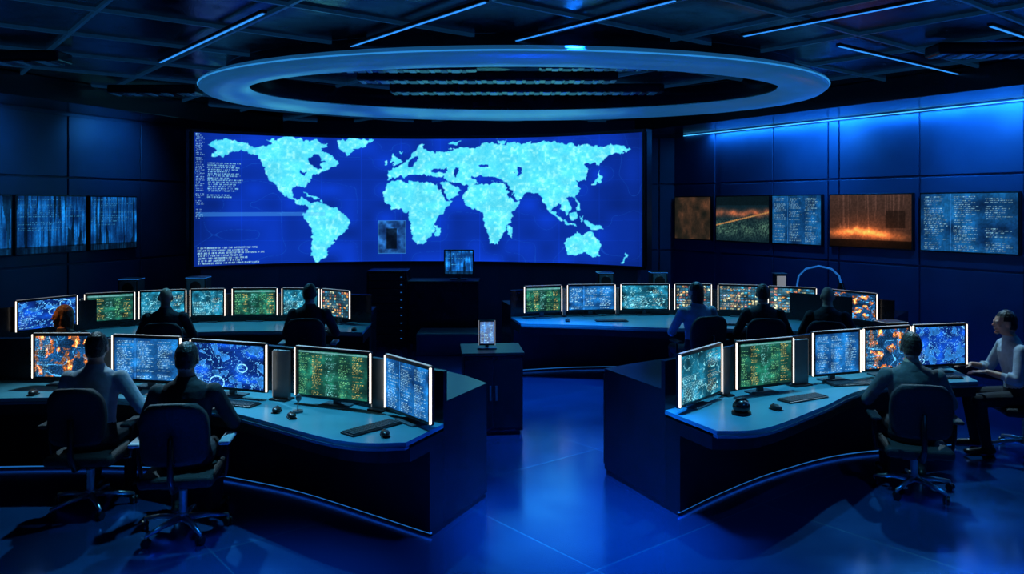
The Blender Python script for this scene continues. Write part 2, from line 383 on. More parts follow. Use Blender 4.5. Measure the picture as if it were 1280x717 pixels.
polys = [
 [(268,178),(283,176),(300,180),(318,184),(335,182),(346,175),(372,173),(378,179),(392,176),(408,182),(400,190),(412,195),(422,206),(412,212),(400,216),(391,221),(384,227),(380,236),(374,232),(364,236),(364,244),(372,248),(378,245),(382,251),(388,256),(396,262),(388,262),(378,257),(368,252),(358,246),(350,240),(343,231),(334,223),(329,212),(322,200),(312,193),(298,190),(284,192),(270,198),(262,195),(272,188),(262,183)],
 [(418,178),(436,174),(466,175),(456,184),(440,190),(432,196),(424,188)],
 [(384,256),(398,252),(412,258),(424,265),(437,274),(434,286),(426,293),(418,303),(409,312),(403,322),(399,328),(392,327),(388,316),(388,302),(389,290),(381,279),(379,268)],
 [(484,226),(484,214),(494,211),(502,205),(512,200),(514,192),(522,187),(534,186),(542,190),(562,188),(585,184),(610,181),(640,180),(665,178),(690,176),(715,181),(745,183),(775,183),(789,186),(780,192),(764,195),(757,200),(752,211),(744,203),(730,205),(736,215),(733,224),(722,228),(727,237),(720,246),(709,250),(715,260),(709,270),(703,262),(698,252),(691,264),(684,254),(676,242),(664,240),(655,238),(640,232),(628,228),(612,226),(600,226),(585,232),(572,228),(560,226),(548,222),(530,219),(515,221),(500,220)],
 [(478,240),(486,229),(500,226),(515,229),(530,230),(545,229),(553,240),(560,250),(566,252),(556,264),(548,274),(545,286),(537,296),(530,306),(521,305),(515,291),(513,277),(510,265),(500,261),(488,263),(480,255)],
 [(546,228),(560,226),(577,237),(570,246),(562,251),(554,241)],
 [(578,242),(585,231),(600,228),(614,230),(630,230),(640,240),(648,251),(654,252),(646,262),(640,272),(637,284),(630,296),(623,307),(614,305),(609,291),(607,277),(604,265),(594,262),(584,257),(578,250)],
 [(630,228),(645,226),(662,238),(656,248),(648,252),(640,242)],
 [(488,196),(494,193),(500,203),(492,207)],[(478,203),(483,202),(484,207),(479,208)],[(497,188),(505,192),(502,196)],[(516,192),(520,182),(532,181),(524,192),(520,198)],
 [(547,282),(553,283),(549,296),(543,292)],[(638,284),(644,284),(641,297),(636,294)],
 [(707,298),(717,294),(726,289),(734,294),(740,288),(747,297),(754,306),(750,318),(743,323),(732,316),(720,318),(709,316)],
 [(690,262),(696,264),(707,276),(702,277)],[(706,277),(722,279),(722,282),(707,280)],[(714,265),(724,264),(722,273),(714,272)],[(726,268),(732,270),(729,278)],[(732,276),(748,281),(754,288),(742,286),(734,281)],
 [(752,214),(756,219),(748,231),(741,232),(748,224)],[(782,314),(788,319),(778,329),(774,328),(782,321)],[(720,244),(724,252),(728,262),(724,262),(720,252)],
 [(378,242),(392,246),(398,250),(390,249)],[(335,175),(344,177),(338,181)],[(560,178),(575,176),(570,183)],[(620,176),(634,178),(628,181)],
]
for p in polys: land |= inpoly(p)
for p in ([(500,222),(512,219),(530,222),(546,224),(546,227),(530,226),(514,226),(500,225)],[(540,211),(556,210),(558,215),(544,215)],[(566,208),(573,210),(572,222),(567,219)],
          [(592,223),(606,219),(628,224),(632,228),(612,226),(598,227)],[(648,210),(655,210),(654,220),(649,219)],[(384,199),(396,194),(402,202),(396,212),(388,208)],[(372,214),(382,215),(380,219),(372,217)],
          [(508,207),(520,196),(524,198),(516,208),(510,210)],[(600,208),(612,207),(614,211),(602,212)],[(545,226),(548,226),(556,242),(563,252),(559,252),(551,241)],[(630,227),(633,227),(641,242),(649,252),(645,252),(637,241)]):
    land &= ~inpoly(p)
img = np.zeros((Hh, W, 3))
nz = vnoise(Hh, W, 44, 36); nf = fbm(Hh, W, 7); nm = vnoise(Hh, W, 26, 20)
img += np.array([.035, .19, .65]); img *= (.80+.34*nz)[..., None]
img[:, :] *= (1-.25*np.clip(np.abs(t)-.75, 0, 1)/.25)[..., None]
gr = (np.abs((PX*.02) % 1) < .02) | (np.abs((PY*.04) % 1) < .02); img[gr] *= 1.12
contour = (np.abs(nz-.5) < .006); img[contour] = img[contour]*.7+np.array([.1, .4, .8])*.3
L_ = np.stack([.32+.32*(nf-.35), .88+.16*(nf-.5), .94+.06*nf], -1); L_ *= (.90+.12*nm)[..., None]; L_[(nf > .68)] *= [1.2, 1.03, 1.0]; L_[np.abs(nf-.5) < .010] *= [.75, .92, .96]
img[land] = L_[land]
lf = land.astype(float)
for _ in range(2): lf = (lf+np.roll(lf, 1, 0)+np.roll(lf, -1, 0)+np.roll(lf, 1, 1)+np.roll(lf, -1, 1))/5
ed = (lf > .05) & (lf < .95); img[ed] = img[ed]*.6+(np.array([.25, .75, .9])*lf[ed][:, None]+np.array([.03, .2, .65])*(1-lf[ed][:, None]))*.4
def rg(x0, x1, y0, y1):
    c0, c1 = int((x0-241)/563*W), int((x1-241)/563*W); r0, r1 = int((328-y1)/156*Hh), int((328-y0)/156*Hh)
    return max(c0, 1), c1, max(r0, 1), r1
c0, c1, r0, r1 = rg(244, 254, 172, 272); text(img, c0, c1, r0, r1, (.5, .75, 1.), 4, .85, 5)
c0, c1, r0, r1 = rg(257, 298, 205, 248); text(img, c0, c1, r0, r1, (.5, .8, 1.), 5, .85, 9)
c0, c1, r0, r1 = rg(246, 330, 306, 326); text(img, c0, c1, r0, r1, (.6, .85, 1.), 6, 1, 9)
c0, c1, r0, r1 = rg(246, 396, 265, 270); img[r0:r1, c0:c1] = img[r0:r1, c0:c1]*.6+np.array([.3, .65, .9])*.4
c0, c1, r0, r1 = rg(461, 496, 276, 318); img[r0:r1, c0:c1] = (np.array([.04, .13, .30])+fbm(r1-r0, c1-c0, 14)[..., None]**2*np.array([.2, .5, .75]))
img[r0+12:r1-20, c0+20:c1-22] *= .35; img[r0:r1, [c0, c1-1]] = [.2, .5, .8]; img[[r0, r1-1], c0:c1] = [.2, .5, .8]
vw = empty('curved_video_wall')
def curve(X, Z, r=RC, a=z0s, b=z1s):
    T = (X*2-1)*TH; return np.stack([CX+r*np.sin(T), CY+r*np.cos(T), a+(b-a)*Z], -1)
grid_screen('map_display', s2l(img), 0, 0, 0, 0, 0, M_scrbig, vw, curve)
def arc_solid(mb, r0, r1, z0, z1, mt, th=TH, n=64):
    rings = []
    for i in range(n+1):
        a = -th+2*th*i/n
        rings.append([(CX+r*math.sin(a), CY+r*math.cos(a), z) for r, z in ((r0, z0), (r1, z0), (r1, z1), (r0, z1))])
    mb.loft(rings, mt, None, False)
m = MB(); arc_solid(m, RC+.01, RC+.16, z0s-.05, z1s+.05, M_hous, TH+.012)
arc_solid(m, RC-.02, RC+.01, z1s+.005, z1s+.05, M_hous, TH+.012); arc_solid(m, RC-.02, RC+.01, z0s-.05, z0s-.005, M_hous, TH+.012)
m.obj('frame', parent=vw)
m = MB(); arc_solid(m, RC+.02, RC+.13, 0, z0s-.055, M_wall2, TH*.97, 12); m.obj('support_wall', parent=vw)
for sgn in (-1, 1):
    a = sgn*(TH+.004); m = MB(); T = Matrix.Translation((CX+RC*math.sin(a), CY+RC*math.cos(a), 0)) @ Matrix.Rotation(-a, 4, 'Z')
    m.box(-.02, .02, -.03, .16, z0s-.05, z1s+.05, M_hous, .004, M=T); m.obj('frame_side', parent=vw)

# ------------------------------------------------------------------ wall displays
def wall_display(a, yaw, s0, s1, z0, z1, kind, w, h):
    e = empty('wall_display', (a[0], a[1], 0), yaw)
    m = MB(); m.box(s0-.02, s1+.02, -.09, -.031, z0-.02, z1+.02, M_hous, .006); m.obj('frame', parent=e)
    grid_screen('screen', content(kind, w, h), s0, s1, z0, z1, -.093, M_scrwall, e)
A = (wr(YB), YB)
for s0, s1, k in ((.10, 1.04, 'dim'), (1.19, 2.41, 'sunset'), (2.49, 3.46, 'text'), (3.63, 5.0, 'fire'), (5.14, 6.45, 'text')):
    wall_display(A, yR, s0, s1, 1.68, 2.48, k, 150, 90)
A = (wl(YF), YF); kf = math.hypot(1, .365)
for y0, y1, k in ((9.9, 11.12, 'city'), (11.2, 12.27, 'city'), (12.36, 13.2, 'city')):
    wall_display(A, yL, (y0-YF)*kf, (y1-YF)*kf, 1.63, 2.45, k, 150, 90)

# ------------------------------------------------------------------ monitor
ZD = .745
def monitor(p0, p1, kind, z0=.80, z1=1.2, strips=(1, 1, 1), res=(140, 92)):
    p0 = Vector((*p0, 0)); p1 = Vector((*p1, 0)); w = (p1-p0).length; mid = (p0+p1)/2; yaw = math.atan2(p1.y-p0.y, p1.x-p0.x)
    e = empty('computer_monitor', (mid.x, mid.y, ZD), yaw); hw = w/2; a = z0-ZD; b = z1-ZD
    m = MB(); m.box(-hw, hw, 0, .035, a, b, M_hous, .008)
    m.box(-hw*.6, hw*.6, .03, .06, a+.08, b-.08, M_hous, .012); m.obj('housing', parent=e)
    m = MB(); m.box(-.03, .03, .055, .085, .008, a+.2, M_steel, .005); m.box(-.12, .12, -.03, .13, .001, .014, M_steel, .005); m.obj('stand', parent=e)
    grid_screen('screen', content(kind, *res), -hw+.028, hw-.028, a+.024, b-.026, -.002, M_scr, e)
    m = MB()
    if strips[0]: m.box(-hw-.001, -hw+.007, -.008, .010, a+.01, b-.01, M_strip, .002)
    if strips[1]: m.box(hw-.007, hw+.001, -.008, .010, a+.01, b-.01, M_strip, .002)
    if strips[2]: m.box(-hw+.015, hw-.015, -.004, .02, b, b+.003, M_stripd)
    if m.v: m.obj('light_strip', parent=e)

# ------------------------------------------------------------------ console desks
def cr(pts, n):
    P = [Vector(p) for p in pts]; out = []
    for i in range(len(P)-1):
        a = P[max(i-1, 0)]; b = P[i]; c = P[i+1]; d = P[min(i+2, len(P)-1)]
        for k in range(n):
            t = k/n; out.append(.5*((2*b)+(c-a)*t+(2*a-5*b+4*c-d)*t*t+(3*b-a-3*c+d)*t**3))
    out.append(P[-1]); return out
def desk(name, F, B, cab, rear_h=.9, light=True, screen_h=1.12, ped=.12):
    n = 7; Fc = cr(F, n); Bc = cr(B, n)
    ct = [v.x for v in cr([(c, 0) for c in cab], n)]
    e = empty(name)
    def strip(mb, t0, t1, z0, z1, mt, i0=0, i1=None):
        i1 = len(Fc)-1 if i1 is None else i1; rings = []
        for i in range(i0, i1+1):
            f, b = Fc[i], Bc[i]; L = (b-f).length
            g = lambda t: f+(b-f)*t
            A_ = g(t0(i, L)); C_ = g(t1(i, L))
            rings.append([(A_.x, A_.y, z0), (C_.x, C_.y, z0), (C_.x, C_.y, z1), (A_.x, A_.y, z1)])
        mb.loft(rings, mt, None, False)
    cabf = lambda i, L: ct[i]+.07/L
    m = MB(); strip(m, lambda i, L: .0, cabf, .715, ZD, M_desk); m.obj('desk_top', parent=e)
    m = MB(); strip(m, lambda i, L: -.012/L, lambda i, L: .04/L, .695, .7149, M_edge)
    strip(m, lambda i, L: .05/L, cabf, .60, .6949, M_black); strip(m, lambda i, L: ct[i]-ped/L, cabf, .035, .5999, M_black); m.obj('front_panel', parent=e)
    m = MB(); strip(m, lambda i, L: ct[i]+.0701/L, lambda i, L: 1, .035, rear_h, M_black2)
    strip(m, lambda i, L: ct[i]+.0701/L, lambda i, L: ct[i]+.12/L, rear_h, screen_h, M_black2)
    for k in range(0, len(Fc)-1, 4):
        if k+4 < len(Fc): strip(m, lambda i, L: 1+.001/L, lambda i, L: 1+.015/L, .08, rear_h-.05, M_black, k, k+3)
    m.obj('rear_cabinet', parent=e)
    m = MB(); strip(m, lambda i, L: ct[i]-(ped-.03)/L, lambda i, L: .98, 0, .0345, M_black)
    if light: strip(m, lambda i, L: ct[i]-(ped-.015)/L, lambda i, L: ct[i]-(ped-.0295)/L, .020, .027, M_blueled)
    m.obj('plinth', parent=e)
    return e

desk('control_console_desk', [(-5.3, 6.35), (-3.4, 6.52), (-2.25, 6.12), (-1.18, 5.34), (-.70, 5.28)],
     [(-5.3, 7.8), (-3.2, 7.75), (-1.65, 7.3), (-.62, 6.85), (-.2, 6.35)], [.48, .48, .46, .42, .36])
desk('control_console_desk', [(1.42, 5.55), (1.78, 5.62), (2.4, 6.2), (3.1, 6.87), (4.15, 7.12)],
     [(.80, 6.92), (1.3, 7.3), (2.1, 7.75), (3.0, 8.15), (4.35, 8.5)], [.36, .46, .50, .46, .46])
desk('control_console_desk', [(-5.3, 8.75), (-4.7, 9.5), (-4.0, 9.88), (-3.0, 10.0), (-1.85, 9.9)],
     [(-6.7, 9.9), (-5.8, 10.9), (-4.4, 11.6), (-3.0, 11.7), (-1.9, 11.2)], [.42, .46, .46, .48, .55])
desk('control_console_desk', [(.12, 10.65), (1.0, 10.5), (2.0, 10.25), (3.3, 10.1), (4.35, 9.45)],
     [(-.15, 11.9), (.8, 12.3), (2.4, 12.4), (3.9, 12.0), (5.3, 10.7)], [.45, .52, .56, .50, .42])

monitor((-4.17, 6.95), (-3.66, 6.95), 'orangemap')
monitor((-3.45, 6.90), (-2.80, 6.76), 'text')
monitor((-2.68, 6.66), (-1.97, 6.42), 'bluemap')
monitor((-1.72, 6.33), (-1.07, 6.05), 'green')
monitor((-.95, 5.98), (-.56, 5.50), 'text', z0=.79)
monitor((1.25, 5.96), (1.70, 6.48), 'teal', z0=.79)
monitor((1.83, 6.52), (2.38, 6.76), 'green')
monitor((2.64, 7.02), (3.14, 7.20), 'text')
monitor((3.19, 7.26), (3.70, 7.42), 'orangemap')
monitor((3.73, 7.44), (4.30, 7.56), 'bluemap')
RB = (80, 52)
for p0, p1, k in (((-5.80, 9.35), (-5.42, 9.98), 'bluemap'), ((-5.40, 10.1), (-4.90, 10.40), 'green'), ((-4.87, 10.44), (-4.34, 10.66), 'teal'), ((-4.30, 10.68), (-3.86, 10.76), 'teal'),
                  ((-3.78, 10.8), (-3.18, 10.84), 'green'), ((-3.12, 10.84), (-2.60, 10.78), 'teal'), ((-2.56, 10.75), (-2.12, 10.45), 'multi')):
    monitor(p0, p1, k, res=RB, z0=.82)
for p0, p1, k in (((.17, 11.05), (.70, 11.22), 'green'), ((.78, 11.28), (1.47, 11.38), 'text'), ((1.55, 11.40), (2.25, 11.42), 'teal'), ((2.32, 11.42), (2.84, 11.38), 'multi'),
                  ((2.92, 11.35), (3.48, 11.2), 'multi'), ((3.56, 11.12), (4.12, 10.82), 'multi'), ((4.22, 10.72), (4.62, 10.12), 'orangemap')):
    monitor(p0, p1, k, res=RB, z0=.82)
for x, y, yaw, w in ((-1.86, 6.43, -.4, .16), (-1.02, 6.10, -.6, .14), (-2.75, 6.78, -.2, .1), (-3.56, 7.0, 0, .16), (1.77, 6.58, .5, .08), (2.50, 6.95, .4, .20), (-5.42, 10.08, .8, .04), (.74, 11.30, .2, .05), (1.51, 11.45, 0, .05)):
    m = MB(); m.box(-w/2, w/2, 0, .03, .002, .40, M_divider, .006); m.box(-w/2-.003, -w/2, -.002, .01, .02, .39, M_stripd); m.box(-w/2, w/2, -.05, .08, 0, .015, M_hous, .004); m.obj('desk_divider_panel', (x, y, ZD), yaw)

# ------------------------------------------------------------------ chair
def chair(x, y, yaw, seat=.455, pad=None, cw=1.0):
    m = MB(); pad = pad or M_fabric
    for i in range(5):
        a = 2*math.pi*i/5+.3; c, s = math.cos(a), math.sin(a)
        m.tube([(.03*c, .03*s, .105), (.16*c, .16*s, .10), (.30*c, .30*s, .075)], [.026, .02, .014], M_chrome, 8)
        T = Matrix.Translation((.30*c, .30*s, .03)) @ Matrix.Rotation(a+.6, 4, 'Z')
        m.cone((-.022, 0, 0), (-.006, 0, 0), .03, .03, M_black, 12, T); m.cone((.006, 0, 0), (.022, 0, 0), .03, .03, M_black, 12, T)
        m.cone((0, 0, 0), (0, 0, .05), .008, .008, M_chrome, 8, T)
    m.cone((0, 0, .085), (0, 0, .14), .04, .035, M_chrome); m.cone((0, 0, .13), (0, 0, .30), .028, .028, M_chrome)
    m.cone((0, 0, .30), (0, 0, seat-.09), .016, .016, M_chrome)
    m.box(-.12, .12, -.14, .14, seat-.11, seat-.075, M_black, .01)
    m.box(-.25, .25, -.23, .26, seat-.08, seat, M_fabric, .035, seg=4)
    rings = []
    for i in range(13):
        t = i/12; z = seat+.10+t*.41; hw = (.195+.035*math.sin(math.pi*(.15+t*.75)))*cw; yc = -.255-.045*t+.03*math.sin(math.pi*t)
        if t > .75: hw -= .055*((t-.75)/.25)**2
        if t < .12: hw -= .03*((.12-t)/.12)**2
        ring = []
        for k in range(13): u = -1+k/6; ring.append((hw*u, yc+.05*u*u, z+(.015*(1-u*u) if i == 12 else 0)))
        for k in range(13): u = 1-k/6; ring.append((hw*u*.97, yc-.045+.05*u*u, z+(.015*(1-u*u) if i == 12 else 0)))
        rings.append(ring)
    m.loft(rings, M_fabric)
    m.tube([(0, -.10, seat-.09), (0, -.26, seat-.08), (0, -.325, seat+.02), (0, -.325, seat+.30)], [.022, .022, .022, .018], M_black, 8)
    for sx in (-1, 1):
        m.tube([(sx*.18, .02, seat-.09), (sx*.285, .02, seat-.07), (sx*.30, .01, seat+.05), (sx*.30, 0, seat+.185)], .016, M_black, 8)
        m.box(sx*.30-.04, sx*.30+.04, -.12, .14, seat+.18, seat+.21, pad, .014, seg=3)
    return m.obj('office_chair', (x, y, 0), yaw)

# ------------------------------------------------------------------ people
def person(x, y, yaw, dz=0, lean=.06, shirt=None, hair=None, skin=None, hy=0, hp=0, wl_=None, wr_=None, sleeve=1.0, long=False, bald=False, name='seated_operator'):
    shirt = shirt or M_sh_black; hair = hair or M_hair; skin = skin or M_skin
    mb = MB(); X = M_trous; pz = .54+dz; segs = []
    def yo(z): return lean*max(0, (z-pz))*1.6
    rings = []
    for z, a, b, yc in ((-.095, .10, .10, .0), (-.08, .165, .135, .0), (-.03, .185, .150, .0), (.02, .188, .145, -.002), (.06, .180, .138, -.005), (.13, .170, .126, -.005), (.22, .172, .122, .0), (.32, .186, .124, .005), (.40, .200, .118, .005), (.455, .188, .098, .0), (.49, .145, .078, -.005), (.52, .085, .066, -.005), (.56, .06, .058, 0)):
        zz = pz+z; rings.append([(a*math.cos(2*math.pi*i/24)*(1-.12*abs(math.sin(2*math.pi*i/24))), yc+yo(zz)+b*math.sin(2*math.pi*i/24), zz) for i in range(24)])
    mb.loft(rings, X)
    def bone(p, q, r0, r1, cls, rr=None):
        p = Vector(p); q = Vector(q); mb.cone(p, q, r0, r1, X, 14); mb.ell(p, (r0,)*3, X, None, 14, 8); mb.ell(q, (r1,)*3, X, None, 14, 8)
        segs.append((p, q, r0, r1, cls))
    sh = pz+.435; hc = Vector((0, .02+yo(pz+.66), pz+.665))
    bone((0, yo(pz+.5), pz+.48), (0, hc.y-.02, hc.z-.05), .056, .054, 2)
    c0_ = Vector((0, yo(pz+.5)-.004, pz+.475)); c1_ = Vector((0, yo(pz+.5)+.002, pz+.528)); mb.cone(c0_, c1_, .088, .071, X, 20); segs.append((c0_, c1_, .090, .075, 0))
    segs.append((Vector((0, 0, pz-.02)), Vector((0, 0, pz+.02)), .16, .16, 1)); segs.append((Vector((0, yo(pz+.1), pz+.1)), Vector((0, yo(sh), sh-.02)), .14, .13, 0))
    W_ = {-1: wl_ or (-.17, .33, .775), 1: wr_ or (.18, .32, .775)}
    for s in (-1, 1):
        S = Vector((s*.192, yo(sh), sh)); Wp = Vector(W_[s]); D = Wp-S; d = D.length
        U, Fo = .285, .255; d2 = min(d, U+Fo-.004); Wp = S+D.normalized()*d2
        a = (U*U-Fo*Fo+d2*d2)/(2*d2); hgt = math.sqrt(max(U*U-a*a, 0)); dn = D.normalized()
        hint = Vector((s*.75, -.25, -1)); hint = (hint-dn*hint.dot(dn)).normalized(); E = S+dn*a+hint*hgt
        bone(S, E, .062, .050, 0); mid = E+(Wp-E)*sleeve
        if sleeve < .98:
            mb.cone(E, mid, .052, .055, X, 16); segs.append((E, mid, .055, .058, 0)); bone(mid, Wp, .036, .025, 2)
        else:
            cu = E+(Wp-E)*.93; mb.cone(E, cu, .050, .036, X, 16); segs.append((E, cu, .052, .038, 0)); bone(E, Wp, .040, .026, 2)
        mb.ell(S+Vector((0, 0, -.01)), (.066, .068, .070), X)
        hd = Vector(((-s)*.12, 1, -.05)) if Wp.z < .85 else (Wp-E)
        hd = Vector((hd.x, hd.y, hd.z)).normalized(); up = Vector((0, 0, 1)); up = (up-hd*up.dot(hd)).normalized(); lat = hd.cross(up)*(-s)
        if lat.x*s > 0: lat = -lat
        R3 = Matrix((lat, hd, up)).transposed()
        mb.ell(Wp+hd*.048, (.040, .052, .016), X, None, 14, 8, R3); segs.append((Wp+hd*.02, Wp+hd*.16, .04, .03, 2))
        for o, l in ((.029, .072), (.010, .082), (-.010, .076), (-.028, .06)):
            p = Wp+hd*.085+lat*o; ang = .05
            for k, f in enumerate((.45, .32, .23)):
                dr = (hd*math.cos(ang)-up*math.sin(ang)+lat*o*2).normalized(); q = p+dr*l*f
                mb.cone(p, q, .0092-.0006*k, .0086-.0006*k, X, 8); mb.ell(q, (.0088-.0006*k,)*3, X, None, 8, 6); p = q; ang += .28
        p = Wp+hd*.022+lat*.028
        for k, l in enumerate((.038, .030, .024)):
            dr = (hd*(.55+.2*k)+lat*(.75-.25*k)-up*.15).normalized(); q = p+dr*l; mb.cone(p, q, .012-.001*k, .011-.001*k, X, 8); mb.ell(q, (.0108-.001*k,)*3, X, None, 8, 6); p = q
        H = Vector((s*.095, .03, pz-.03)); kz = .50+dz*.6; K = Vector((s*.135, .42, kz)); A_ = Vector((s*.14, .36, .10))
        bone(H, K, .092, .064, 1); bone(K, A_, .062, .046, 1)
        hl = A_+Vector((0, -.045, -.06)); toe = A_+Vector((s*.02, .15, -.068))
        mb.cone(A_, hl, .040, .034, X); mb.ell(hl, (.036, .04, .036), X); mb.cone(hl, toe, .036, .030, X); mb.ell(toe, (.042, .055, .028), X)
        segs.append((hl, toe, .036, .032, 4))
    HR = Matrix.Rotation(hy, 3, 'Z') @ Matrix.Rotation(-hp, 3, 'X')
    def h(v): return hc+HR @ Vector(v)
    o = len(mb.v); mb.ell((0, 0, 0), (.074, .094, .112), X, None, 28, 20)
    for i in range(o, len(mb.v)):
        vx, vy, vz = mb.v[i]
        if vz < 0:
            k = -vz/.112; vx *= 1-.28*k; 
            if vy > 0: vy *= 1-.04*k
            else: vy *= 1-.35*k
        if vy > 0.05 and vz > 0: vy -= .010*(vz/.112)
        mb.v[i] = tuple(h((vx, vy, vz)))
    def he(c, r): mb.ell(h(c), r, X, None, 12, 8, HR)
    he((0, .096, -.018), (.013, .018, .014)); he((0, .090, .004), (.009, .012, .024)); he((0, .070, -.088), (.026, .022, .018)); he((0, .086, -.052), (.024, .011, .010))
    he((.030, .080, .018), (.022, .012, .008)); he((-.030, .080, .018), (.022, .012, .008)); he((.042, .06, -.025), (.02, .02, .018)); he((-.042, .06, -.025), (.02, .02, .018))
    for s in (-1, 1): he((s*.078, -.008, -.010), (.010, .019, .031))
    if not bald:
        he((0, -.014, .022), (.083, .096, .106)); he((0, -.05, -.02), (.070, .058, .07))
    if long: he((0, -.055, -.06), (.075, .055, .12)); he((.055, -.02, -.05), (.025, .05, .10)); he((-.055, -.02, -.05), (.025, .05, .10))
    tmp = mb.obj('tmp_body'); md = tmp.modifiers.new('r', 'REMESH'); md.mode = 'VOXEL'; md.voxel_size = .0072; md.use_smooth_shade = True
    sm = tmp.modifiers.new('s', 'SMOOTH'); sm.factor = .5; sm.iterations = 2
    dg = bpy.context.evaluated_depsgraph_get(); me = bpy.data.meshes.new_from_object(tmp.evaluated_get(dg)); bpy.data.objects.remove(tmp)
    me.name = name; me.materials.clear()
    for q in (shirt, M_trous, skin, hair, M_shoe): me.materials.append(q)
    nf_ = len(me.polygons); C = np.zeros(nf_*3); me.polygons.foreach_get('center', C); C = C.reshape(-1, 3)
    D = []; K = []
    for p, q, r0, r1, cls in segs:
        p = np.array(p); q = np.array(q); d = q-p; tt = np.clip(((C-p) @ d)/max(d @ d, 1e-9), 0, 1); D.append(np.linalg.norm(C-p-tt[:, None]*d, axis=1)-(r0+(r1-r0)*tt)); K.append(cls)
    cls = np.array(K)[np.argmin(np.array(D), axis=0)]
    q = (C-np.array(hc)) @ np.array(HR); inh = (np.abs(q[:, 0]) < .115) & (q[:, 2] > -.115) & (np.abs(q[:, 1]) < .13) & (np.linalg.norm(q*np.array([1, .9, .8]), axis=1) < .125)
    cls[inh] = 2
    if not bald:
        hr = inh & ((q[:, 2] > .062) | ((q[:, 1] < .035) & (q[:, 2] > .02)) | ((q[:, 1] < -.022) & (q[:, 2] > -.06))); cls[hr] = 3
    if long:
        hh = (np.linalg.norm((q-np.array([0, -.04, -.06]))/np.array([.09, .085, .14]), axis=1) < 1) & (q[:, 1] < .02) & (q[:, 2] > -.19); cls[hh] = 3
    me.polygons.foreach_set('material_index', cls.astype(np.int32)); me.polygons.foreach_set('use_smooth', np.ones(nf_, bool))
    ob = bpy.data.objects.new('body', me); sc.collection.objects.link(ob)
    e = empty(name, (x, y, 0), yaw); ob.parent = e
    em = MB()
    for s in (-1, 1): em.ell(h((s*.030, .0825, .002)), (.012, .009, .008), M_eye, None, 12, 8, HR); em.ell(h((s*.030, .0895, .002)), (.005, .004, .005), M_hair, None, 10, 6, HR)
    em.obj('eyes', parent=e)
    return e
def deg(a): return math.radians(a)
def P(x, y, a, seat=.455, pad=None, cw=1.0, ca=0, **k):
    chair(x+.03*math.sin(deg(a)), y-.03*math.cos(deg(a)), deg(a+ca), seat, pad, cw); person(x, y, deg(a), **k)
P(-3.22, 6.14, 4, shirt=M_sh_blue, sleeve=.25, wr_=(.36, .26, .79), hp=-.05, hy=0, cw=.9)
P(-2.33, 5.69, 8, pad=M_armpad, shirt=M_sh_black, hy=deg(-8))
P(-4.08, 9.40, 16, dz=.02, shirt=M_sh_black, bald=True, hy=-.1)
P(-2.40, 9.47, 4, seat=.50, dz=.06, shirt=M_sh_black, hy=-.1, lean=.02, pad=M_armpad)
P(-4.66, 8.36, 50, seat=.41, dz=-.06, shirt=M_sh_black, hair=M_hairo, skin=M_skinw, hy=deg(60), long=True)
P(2.25, 9.64, 14, seat=.50, dz=.06, shirt=M_sh_blue, long=True, hy=deg(25), sleeve=.3)
P(3.02, 9.60, -10, seat=.48, dz=.04, shirt=M_sh_black, hair=M_hairb)
P(3.72, 9.43, -22, seat=.47, dz=.03, shirt=M_sh_black, hy=.3, bald=True)
P(3.26, 6.50, -14, seat=.40, dz=-.055, shirt=M_sh_olive, hair=M_hairb, wl_=(-.2, .34, .775))
P(4.78, 7.50, 80, shirt=M_sh_lt, lean=.12, sleeve=.35, wl_=(-.16, .36, .77), wr_=(.16, .38, .78))

# ------------------------------------------------------------------ desk items
def keyboard(x, y, yaw):
    m = MB(); m.box(-.22, .22, -.07, .07, .001, .014, M_hous, .004)
    for r in range(5):
        for c in range(15):
            if r == 0 and 4 < c < 10: continue
            m.box(-.208+c*.028, -.208+c*.028+.024, -.060+r*.025, -.060+r*.025+.020, .012, .021, M_key, .002, seg=1)
    m.box(-.208+5*.028, -.208+10*.028-.004, -.060, -.040, .012, .021, M_key, .002, seg=1)
    m.obj('keyboard', (x, y, ZD), yaw)
def mouse(x, y, yaw):
    m = MB(); m.ell((0, 0, .022), (.032, .055, .021), M_hous); m.box(-.03, .03, -.05, .05, .001, .01, M_hous, .009); m.cone((-.006, .025, .041), (.006, .025, .041), .006, .006, M_steel, 10)
    m.obj('computer_mouse', (x, y, ZD), yaw)
def domeph(x, y, yaw):
    m = MB(); m.cone((0, 0, .001), (0, 0, .02), .075, .07, M_hous, 24); m.ell((0, 0, .056), (.066, .066, .054), M_black2); m.tube([(-.05, 0, .08), (-.03, 0, .112), (.03, 0, .112), (.05, 0, .08)], .012, M_hous)
    m.obj('conference_speaker', (x, y, ZD), yaw)
for a in ((-3.35, 6.70, .05), (-2.20, 6.30, -.35), (-.98, 5.60, .85), (2.35, 6.46, .5), (2.98, 7.0, .2), (3.85, 7.26, .12), (-4.3, 10.05, .2), (-2.5, 10.12, 0), (1.35, 10.85, .05), (3.0, 10.5, -.1)): keyboard(*a)
for a in ((-1.62, 5.88, .5), (-.86, 5.42, .3), (-1.78, 6.05, 0), (2.02, 6.12, .5), (-3.95, 6.6, 0), (.75, 10.8, 0), (3.35, 7.06, 0), (-1.98, 10.02, 0)): mouse(*a)
domeph(1.72, 6.0, .3); domeph(-3.7, 6.66, 0)
m = MB(); m.cone((0, 0, .001), (0, 0, .015), .04, .04, M_steel, 20); m.tube([(0, 0, .01), (0, 0, .05), (.0, .02, .09)], .006, M_chrome); m.ell((0, .022, .105), (.022, .022, .03), M_steel); m.obj('desk_microphone', (-1.62, 6.05, ZD))
